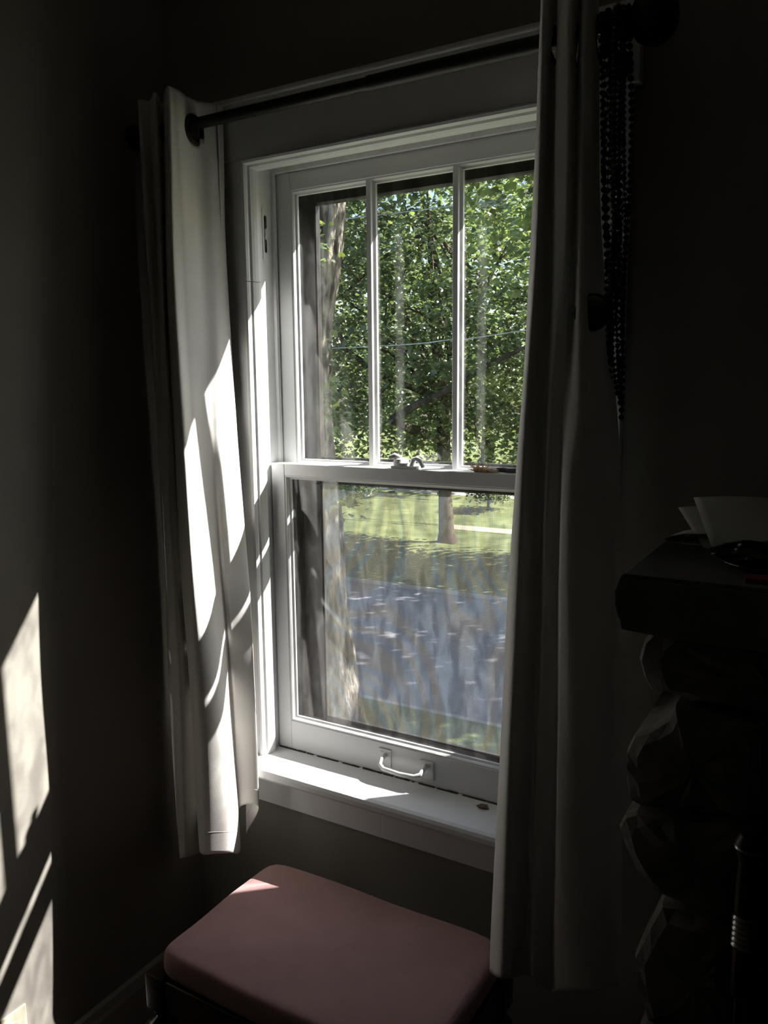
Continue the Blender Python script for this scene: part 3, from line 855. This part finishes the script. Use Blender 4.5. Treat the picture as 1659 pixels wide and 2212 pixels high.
# fire tool standing by the opening
pk = tag(empty('fire_poker', (-.090, -.415, .035)), 'black fireplace poker with a dull steel collar at the right edge', 'poker')
MB().tube([(-.092, -.43, .037), (-.088, -.415, .85)], .0055, 10).build('shaft', M['iron'], pk, True)
MB().lathe([(.006, .77), (.011, .775), (.012, .83), (.011, .845), (.006, .85)], (-.088, -.416, 0), 'z', 16).build('grip', M['darkwood'], pk, True)
m = MB()
for i in range(6):
    m.torus((-.0885, -.417, .845 + i * .0075), (0, .1, 1), .0095, .0042, 18, 6)
m.build('collar', M['chrome'], pk, True)
MB().lathe([(.004, .885), (.012, .888), (.013, .90), (.011, .96), (.015, .975), (.016, .985), (.010, .995), (.001, .998)], (-.088, -.415, 0), 'z', 18).build('handle', M['iron'], pk, True)
MB().torus((-.088, -.415, .978), (0, 0, 1), .014, .0028, 20, 6).build('end_ring', M['chrome'], pk, True)
MB().box(-.13, -.055, -.46, -.39, .0355, .045, .003).build('foot', M['iron'], pk)

# ------------------------------------------------------------------ things on the mantel
def card(name, label, quad, group=None, thick=.0008, bend=.0):
    """quad: bl, br, tr, tl"""
    q = [Vector(p) for p in quad]
    n = (q[1] - q[0]).cross(q[3] - q[0]).normalized()
    bm = bmesh.new()
    K = 8
    g = []
    for i in range(K + 1):
        row = []
        for j in range(K + 1):
            u, v = i / K, j / K
            p = q[0].lerp(q[1], u).lerp(q[3].lerp(q[2], u), v) + n * bend * math.sin(PI * u) * v
            row.append(bm.verts.new(p))
        g.append(row)
    for i in range(K):
        for j in range(K):
            bm.faces.new((g[i][j], g[i + 1][j], g[i + 1][j + 1], g[i][j + 1]))
    m = MB(); m.bm = bm
    o = m.build(name, M['paper'], None, True)
    so = o.modifiers.new('t', 'SOLIDIFY'); so.thickness = thick; so.offset = 0
    tag(o, label, 'paper', group)
    return o
card('greeting_card', 'large blank pale card leaning on the wall above the mantel', [(-.186, -.150, 1.3), (-.078, -.150, 1.3), (-.120, -.040, 1.372), (-.2365, -.040, 1.366)], bend=.003)
card('envelope', 'smaller marked paper showing left of the large blank card', [(-.203, -.130, 1.3), (-.14, -.128, 1.3), (-.19, -.022, 1.352), (-.262, -.030, 1.346)], bend=.002)
# folded sheet, open at the left
m = MB()
bm = m.bm
K = 10
g = []
for i in range(K + 1):
    t = i / K
    g.append([bm.verts.new(p) for p in ((-.160, -.020 , 1.3175 - .004 * t), (-.262 + .02 * t, -.065 - .02 * t, 1.3135 + .004 * math.sin(PI * t)),)])
bm.free(); m.bm = bmesh.new(); bm = m.bm
pts_top = [(-.150, -.055, 1.322), (-.22, -.062, 1.321), (-.262, -.075, 1.314), (-.268, -.083, 1.309)]
prof2 = [(-.16, 1.318), (-.20, 1.3195), (-.235, 1.317), (-.258, 1.311), (-.266, 1.306), (-.258, 1.3025), (-.235, 1.3012), (-.20, 1.3008), (-.15, 1.3008)]
ra = [bm.verts.new((x_, -.118 + (.02 if i > 5 else 0) * 0, z_)) for i, (x_, z_) in enumerate(prof2)]
rb = [bm.verts.new((x_ + .012, -.052, z_)) for x_, z_ in prof2]
for i in range(len(prof2) - 1):
    bm.faces.new((ra[i], ra[i + 1], rb[i + 1], rb[i]))
o = m.build('folded_letter', M['paper'], None, True)
so = o.modifiers.new('t', 'SOLIDIFY'); so.thickness = .0008; so.offset = 0
tag(o, 'folded pale sheet gaping open at the left end of the papers on the mantel', 'paper')
# glossy black crumpled pouch on a shallow dish
dish = MB().lathe([(.001, 0), (.045, 0), (.060, .006), (.066, .010), (.0655, .0115), (.058, .008), (.044, .0025), (.001, .0025)], (-.095, -.245, 1.3), 'z', 32).build('shallow_dish', M['black'], None, True)
tag(dish, 'shallow dark dish under the glossy black pouch on the mantel', 'dish')
bm = bmesh.new()
bmesh.ops.create_icosphere(bm, subdivisions=4, radius=1)
rs = random.Random(11)
for v in bm.verts:
    p = v.co.copy()
    a = math.sin(5 * p.x + 2 * p.y) * math.cos(4 * p.y - 3 * p.z) + .6 * math.sin(11 * p.x - 7 * p.z + 3 * p.y) + .35 * math.sin(19 * p.y + 13 * p.x)
    k_ = 1 + .10 * a
    v.co = Vector((-.100 + p.x * .066 * k_, -.242 + p.y * .036 * k_, max(1.3045 + .0, 1.318 + p.z * .018 * k_)))
m = MB(); m.bm = bm
po = tag(empty('crumpled_pouch', (-.10, -.242, 1.303)), 'crumpled glossy black pouch in front of the cards on the mantel', 'pouch')
m.build('body', M['black'], po, True)
MB().ball((-.160, -.250, 1.317), .005, 2, (1.3, 1, .8)).build('clasp', M['chrome'], po, True)
m = MB()
for i in range(7):
    m.ball((-.105 + i * .009, -.262 + .006 * math.sin(i), 1.331 + .003 * math.cos(i * 2)), .0035, 1)
m.build('bead_trim', M['bead_k'], po, True)
rb_ = tag(MB().box(-.118, -.02, -.345, -.315, 1.299, 1.306, .001).build('matchbox', M['red'], None), 'flat dull red box lying at the right edge of the mantel', 'box')

# ------------------------------------------------------------------ small things on the sash and stool
rs = random.Random(8)
m = MB()
for i in range(110):
    t = rs.random() ** 1.3
    c0 = Vector((-.672 + .045 * t + rs.uniform(-.004, .004), .052 + rs.uniform(-.006, .006), 1.3815))
    e = c0 + Vector((rs.gauss(-.003, .010), rs.uniform(-.009, .006), rs.uniform(.002, .019 * (1.2 - t))))
    m.tube([c0, (c0 + e) / 2 + Vector((rs.uniform(-.003, .003), 0, .002)), e], [.0018, .0013, .0004], 4)
fr = tag(m.build('frayed_tuft', M['tan']), 'frayed tan fibre tuft lying on the meeting rail near the right curtain', 'tuft')
pts = [(-.628 + i * .012, .057 + .002 * math.sin(i * 1.7), 1.3865 + .0008 * math.sin(i * 2.3)) for i in range(10)]
m = MB().tube(pts, [.0045 + .0006 * (i % 2) for i in range(10)], 8)
for i in range(22):
    t = i / 21
    m.torus((-.628 + .108 * t, .057, 1.3866), (1, .5, .2), .0042, .0011, 10, 4)
tag(m.build('cord_piece', M['rope'], None, True), 'short dark twisted cord lying on the meeting rail right of the tan tuft', 'cord')
bm = bmesh.new()
fl_ = [(-.648, .012), (-.640, .020), (-.626, .018), (-.618, .010), (-.628, .005), (-.634, .000), (-.640, .006)]
vs = [bm.verts.new((x_, y_, .6812 + .0025 * ((i * 7) % 3))) for i, (x_, y_) in enumerate(fl_)]
cv = bm.verts.new((-.633, .010, .6815))
for i in range(len(vs)):
    bm.faces.new((vs[i], vs[(i + 1) % len(vs)], cv))
m = MB(); m.bm = bm
o = m.build('dry_leaf', M['flake'])
so = o.modifiers.new('t', 'SOLIDIFY'); so.thickness = .0005
tag(o, 'tiny brown curled leaf fragment on the stool near the right curtain', 'leaf')

# ------------------------------------------------------------------ outdoors
GZ = -3.0
def slab(name, x0, x1, y0, y1, z0, z1, m):
    return struct(MB().box(x0, x1, y0, y1, z0, z1).build(name, m))
def lawn(name, x0, x1, y0, y1, z, amp, seed):
    bm = bmesh.new()
    nx_, ny_ = 60, 24
    rs = random.Random(seed)
    g = []
    for i in range(nx_ + 1):
        r_ = []
        for j in range(ny_ + 1):
            e = 0 if j in (0, ny_) else 1
            r_.append(bm.verts.new((x0 + (x1 - x0) * i / nx_, y0 + (y1 - y0) * j / ny_, z + e * (rs.uniform(-amp, amp) + amp * math.sin(i * .4 + j * .7)))))
        g.append(r_)
    for i in range(nx_):
        for j in range(ny_):
            bm.faces.new((g[i][j], g[i + 1][j], g[i + 1][j + 1], g[i][j + 1]))
    m = MB(); m.bm = bm
    return struct(m.build(name, M['grass'], None, True))
lawn('ground', -50, 40, WT, 8.22, GZ + .02, .02, 1)
slab('kerb', -50, 40, 8.22, 8.32, GZ - .1, GZ + .02, M['concrete'])
slab('road', -50, 40, 8.32, 14.45, GZ - .2, GZ - .02, M['asphalt'])
slab('kerb', -50, 40, 14.45, 14.6, GZ - .1, GZ + .04, M['concrete'])
lawn('ground', -50, 40, 14.6, 21.9, GZ + .02, .03, 2)
slab('path', -11.6, 40, 21.9, 22.7, GZ - .1, GZ + .03, M['dirt'])
lawn('ground', -50, -11.6, 21.9, 22.7, GZ + .02, .02, 9)
lawn('ground', -60, 40, 22.7, 29.5, GZ + .02, .04, 3)
slab('road', -60, 40, 29.5, 34.5, GZ - .1, GZ + .03, M['concrete'])
lawn('ground', -90, 50, 34.5, 80, GZ + .02, .1, 4)
slab('path', -50, 40, 6.25, 6.55, GZ - .1, GZ + .045, M['concrete'])

LEAF_T = np.array([(0, 0, 0), (.22, .06, -.02), (.52, .34, -.06), (.30, .52, .0), (.26, .74, -.05), (0, 1.0, -.10), (-.26, .74, -.05), (-.30, .52, .0), (-.52, .34, -.06), (-.22, .06, -.02), (0, .42, .05)])
LEAF_F = [(10, i, i + 1) for i in range(0, 9)] + [(10, 9, 0)]
def leaf_batch(centers, sizes, seed, upw=.7):
    rs = np.random.RandomState(seed)
    n = len(centers)
    nrm = rs.normal(size=(n, 3)) * .75; nrm[:, 2] = np.abs(nrm[:, 2]) + upw
    nrm /= np.linalg.norm(nrm, axis=1)[:, None]
    tip = rs.normal(size=(n, 3)); tip[:, 2] -= .8
    tip -= (tip * nrm).sum(1)[:, None] * nrm
    tip /= np.linalg.norm(tip, axis=1)[:, None]
    sd = np.cross(tip, nrm)
    T = LEAF_T[None] * sizes[:, None, None]
    V = centers[:, None, :] + T[..., 0:1] * sd[:, None] + (T[..., 1:2]) * tip[:, None] + T[..., 2:3] * nrm[:, None]
    return V.reshape(-1, 3)
def leaves_obj(name, centers, sizes, m, parent, seed):
    V = leaf_batch(centers, sizes, seed) - np.array(parent_world(parent))
    n = len(centers); nv = len(LEAF_T); F = np.array(LEAF_F)
    I = (F[None] + (np.arange(n) * nv)[:, None, None]).reshape(-1)
    me = bpy.data.meshes.new(name)
    me.vertices.add(len(V)); me.vertices.foreach_set('co', V.astype(np.float32).ravel())
    me.loops.add(len(I)); me.loops.foreach_set('vertex_index', I.astype(np.int32))
    npol = len(I) // 3
    me.polygons.add(npol)
    me.polygons.foreach_set('loop_start', np.arange(0, len(I), 3, dtype=np.int32))
    me.update(calc_edges=True)
    o = obj(name, me, m, parent)
    o['kind'] = 'stuff'
    return o
def clumps(center, radii, n, per, sig, seed, shell=.55):
    rs = np.random.RandomState(seed)
    k = max(1, n // per)
    d = rs.normal(size=(k, 3)); d /= np.linalg.norm(d, axis=1)[:, None]
    r = shell + (1 - shell) * rs.uniform(size=(k, 1)) ** .7
    inner = rs.uniform(size=(k, 1)) < .3
    r = np.where(inner, rs.uniform(size=(k, 1)) ** .5, r)
    cc = np.array(center) + d * r * np.array(radii)
    off = rs.normal(size=(k, per, 3)) * np.array([sig, sig, sig * .45])
    P_ = (cc[:, None] + off).reshape(-1, 3)
    P_ = P_[P_[:, 2] > GZ + .3]
    return P_, cc
def tree(name, label, base, trunk, rad, center, radii, n, size, lm, seed, group='trees outside the window', per=40, sig=.38, extra=None, limbs=None, nb=14, bark='bark2', branch_min=0):
    root = empty(name, base)
    tag(root, label, 'tree', group)
    MB().tube(trunk, rad, 14).build('trunk', M[bark], root, True)
    P_, cc = clumps(center, radii, n, per, sig, seed)
    rs = random.Random(seed)
    m = MB()
    tp = [Vector(t) for t in trunk]
    idx = rs.sample(range(len(cc)), min(nb, len(cc)))
    for q in idx:
        e = Vector(cc[q])
        s = tp[rs.randrange(max(1, len(tp) - 3), len(tp))] if len(tp) > 3 else tp[-1]
        md = s.lerp(e, .5) + Vector((rs.uniform(-.4, .4), rs.uniform(-.4, .4), rs.uniform(-.1, .6)))
        m.tube([s, s.lerp(md, .5) + Vector((rs.uniform(-.15, .15), 0, .1)), md, md.lerp(e, .5) + Vector((0, rs.uniform(-.2, .2), .1)), e], [.07, .055, .035, .02, .006], 6)
    b = m.build('branches', M['bark2'], root, True); b['kind'] = 'stuff'
    for lb, lr in (limbs or []):
        MB().tube(lb, lr, 8).build('limb', M['bark2'], root, True)
    rsn = np.random.RandomState(seed + 5)
    leaves_obj('foliage', P_, size * rsn.uniform(.65, 1.15, len(P_)), lm, root, seed)
    return root

# maple across the road, trunk seen through the screen
tree('maple_tree', 'dense maple across the road, its trunk rising from the far lawn', (-10.5, 20, GZ),
     [(-10.5, 20, GZ - .1), (-10.55, 20, GZ + .3), (-10.6, 20, -1.5), (-10.65, 20, 0), (-10.6, 19.8, 1.5), (-10.9, 19.8, 3.5), (-11, 19.8, 6)], [.36, .24, .20, .20, .18, .14, .06],
     (-11.2, 19.2, 4.6), (6.2, 4.2, 5.9), 40000, .16, M['leaf'], 11, nb=34,
     limbs=[([(-10.6, 20, .0), (-10.7, 18, .45), (-10.6, 16.9, .75), (-9.7, 16.6, 1.15), (-8.8, 16.5, 1.5), (-7.8, 16.5, 2.06), (-6.5, 16.5, 2.6)], [.14, .12, .11, .10, .085, .07, .03]),
            ([(-10.6, 20, 1.2), (-11.5, 18, 1.9), (-12.1, 17, 2.6), (-12.4, 16.5, 4.2)], [.12, .09, .07, .03])])
# backdrop trees
tree('broadleaf_tree', 'large pale green tree far behind the maple, beyond the second road', (-17, 38, GZ),
     [(-17, 38, GZ), (-17, 38, 0), (-17.2, 38, 4)], [.4, .3, .2], (-17, 38, 5), (9, 5, 7.5), 14000, .34, M['leaf2'], 12, per=40, sig=.8, nb=10)
tree('broadleaf_tree', 'dark green tree behind the leaning trunk at the left of the view', (-21, 27, GZ),
     [(-21, 27, GZ), (-21, 27, 0), (-20.8, 27, 3)], [.3, .25, .15], (-20.5, 26.5, 5), (5.5, 4, 6.2), 16000, .24, M['leaf'], 13, per=40, sig=.5, nb=10)
# shade trees to the right of the view, standing on the far lawn
tree('maple_tree', 'round crowned maple on the far lawn, right of the curtain line', (-2.6, 21, GZ),
     [(-2.6, 21, GZ), (-2.6, 21, 0), (-2.5, 20.8, 3)], [.3, .24, .15], (-2.6, 20.5, 4.2), (2.9, 3.2, 4.4), 7000, .26, M['leaf'], 14, per=30, sig=.45, nb=12)
tree('maple_tree', 'low spreading maple beside the road, nearest the kerb', (1.2, 16.2, GZ),
     [(1.2, 16.2, GZ), (1.2, 16.2, 0), (1.2, 16.3, 3)], [.3, .24, .15], (1.4, 16.4, 5.2), (4.2, 3.6, 3.6), 8500, .26, M['leaf'], 17, per=30, sig=.5, nb=12)
tree('maple_tree', 'tall maple on the far lawn, furthest right of the row', (7.5, 24, GZ),
     [(7.5, 24, GZ), (7.5, 24, 0), (7.6, 24, 4)], [.35, .28, .15], (7.5, 23.5, 5.0), (4.8, 4.0, 5.0), 8000, .30, M['leaf'], 15, per=30, sig=.5, nb=10)
# nearer tree whose big leaves hang in at upper right
nb_root = tree('maple_tree', 'near maple with large leaves hanging in at the upper right of the window', (-1.2, 11.5, GZ),
     [(-1.2, 11.5, GZ), (-1.25, 11.5, 0), (-1.4, 11.4, 2.5), (-2.0, 11.0, 4.2), (-3.2, 10.6, 5.2)], [.22, .17, .14, .10, .05],
     (-2.9, 10.4, 5.0), (2.3, 1.9, 2.0), 5200, .15, M['leaf2'], 16, per=26, sig=.26, nb=16)
lt = bpy.data.meshes.new('leaf')
lt.from_pydata([tuple(v) for v in LEAF_T], [], LEAF_F); lt.materials.append(M['leaf2'])
rsn = np.random.RandomState(77)
for i in range(220):
    x_ = rsn.uniform(-5.2, -3.6); z_ = 3.9 + rsn.uniform(-1.1, 1.1) + (x_ + 4.4) * .5
    p = Vector((x_, 9.2 + rsn.uniform(-.6, .8), z_))
    o = bpy.data.objects.new('leaf', lt); COL.objects.link(o)
    o.parent = nb_root
    o.location = p - parent_world(nb_root)
    o.rotation_euler = (rsn.uniform(-.9, .9), rsn.uniform(-.9, .9), rsn.uniform(0, 6.28))
    s_ = rsn.uniform(.10, .16); o.scale = (s_, s_, s_)

# thick trunk close to the house on the left
trk = tag(empty('roadside_tree', (-5.7, 7.0, GZ)), 'thick rough grey trunk close to the house at the left of the panes', 'tree', 'trees outside the window')
def bark_trunk():
    path = [(-5.62, 7, GZ - .1, .36), (-5.68, 7, -2.6, .285), (-5.80, 7, -1.7, .25), (-5.88, 7, -1.0, .235), (-5.93, 7, 0, .225), (-6.02, 7, 1.0, .215), (-6.02, 7, 1.8, .205), (-5.96, 7, 2.4, .20), (-5.82, 7, 3.0, .195), (-5.72, 7, 3.8, .19), (-5.66, 7, 5.0, .17), (-5.6, 7, 7.0, .15), (-5.6, 7, 9.0, .10)]
    P_ = np.array(path)
    nz, na = 260, 84
    bm = bmesh.new()
    rs = random.Random(4)
    fur = [(rs.uniform(0, 6.28), rs.randint(7, 17), rs.uniform(.6, 2.2), rs.uniform(0, 6.28)) for _ in range(5)]
    rings = []
    for i in range(nz):
        q = cr_eval(P_, i / (nz - 1))
        ring = []
        for k in range(na):
            a = 2 * PI * k / na
            d = 0
            for ph_, fr_, zf, p2 in fur:
                d += abs(math.sin(fr_ * a / 2 + ph_ + .5 * math.sin(zf * q[2] * 2 + p2)))
            d = (d / 5 - .6) * .07 + rs.uniform(-.006, .006)
            r_ = q[3] * (1 + .06 * math.sin(2 * a + q[2])) + d
            ring.append(bm.verts.new((q[0] + r_ * math.cos(a), q[1] + r_ * math.sin(a), q[2])))
        rings.append(ring)
    for a, b in zip(rings[:-1], rings[1:]):
        for k in range(na):
            bm.faces.new((a[k], a[(k + 1) % na], b[(k + 1) % na], b[k]))
    bm.faces.new(rings[-1])
    m = MB(); m.bm = bm
    return m
bark_trunk().build('trunk', M['bark'], trk, True)
cen = []
for c0, n_, sg in (((-5.7, 6.7, 3.25), 40, .16), ((-5.9, 6.65, 2.0), 110, .22), ((-5.75, 6.7, 1.4), 130, .2), ((-5.55, 6.8, .35), 90, .2), ((-6.3, 6.7, 2.8), 90, .3), ((-5.6, 7, 7.5), 2500, 1.4)):
    rsn = np.random.RandomState(int(n_))
    cen.append(np.array(c0) + rsn.normal(size=(n_, 3)) * sg)
cen = np.concatenate(cen)
leaves_obj('foliage', cen, .10 * np.random.RandomState(1).uniform(.7, 1.2, len(cen)), M['leaf2'], trk, 21)
MB().tube([(-5.7, 7, 3.1), (-5.8, 6.75, 3.15), (-6.0, 6.6, 3.0)], [.03, .02, .008], 6).tube([(-5.9, 7, 1.2), (-5.8, 6.7, 1.4), (-5.7, 6.6, 1.6)], [.03, .02, .008], 6).build('twigs', M['bark2'], trk, True)

# shrubs under the far trees
for i, (bx, by, r_, lab) in enumerate(((-12.0, 26.5, .9, 'dark shrub on the far lawn right of the maple trunk'), (-13.4, 33.2, 1.1, 'shrub at the edge of the far road behind the path'), (-17.5, 25.5, 1.0, 'shrub on the far lawn behind the leaning trunk'))):
    rt = tag(empty('shrub', (bx, by, GZ)), lab, 'shrub', 'shrubs on the far lawn')
    MB().tube([(bx, by, GZ), (bx, by, GZ + r_)], [.06, .02], 6).build('stem', M['bark2'], rt)
    P_, _ = clumps((bx, by, GZ + r_ * .8), (r_, r_ * .8, r_ * .75), 1500, 20, .18, 40 + i)
    leaves_obj('foliage', P_, .11 * np.ones(len(P_)), M['leaf'], rt, 50 + i)

# overhead wires
def wire(pts, label):
    pts = [Vector(p) for p in pts]
    P_ = np.array([tuple(p) for p in pts])
    o = MB().tube([tuple(cr_eval(P_, i / 24)) for i in range(25)], .009, 6).build('overhead_cable', M['cable'], None, True)
    tag(o, label, 'cable', 'overhead wires')
wire([(-16, 10, 4.4), (-5.37, 10, 4.25), (-4.25, 10, 4.31), (8, 10, 5.6)], 'higher pale overhead cable crossing the upper right pane')
wire([(-16, 10, 2.25), (-7.4, 10, 2.23), (-5.52, 10, 2.29), (-4.32, 10, 2.38), (8, 10, 3.6)], 'lower pale overhead cable crossing the middle pane')
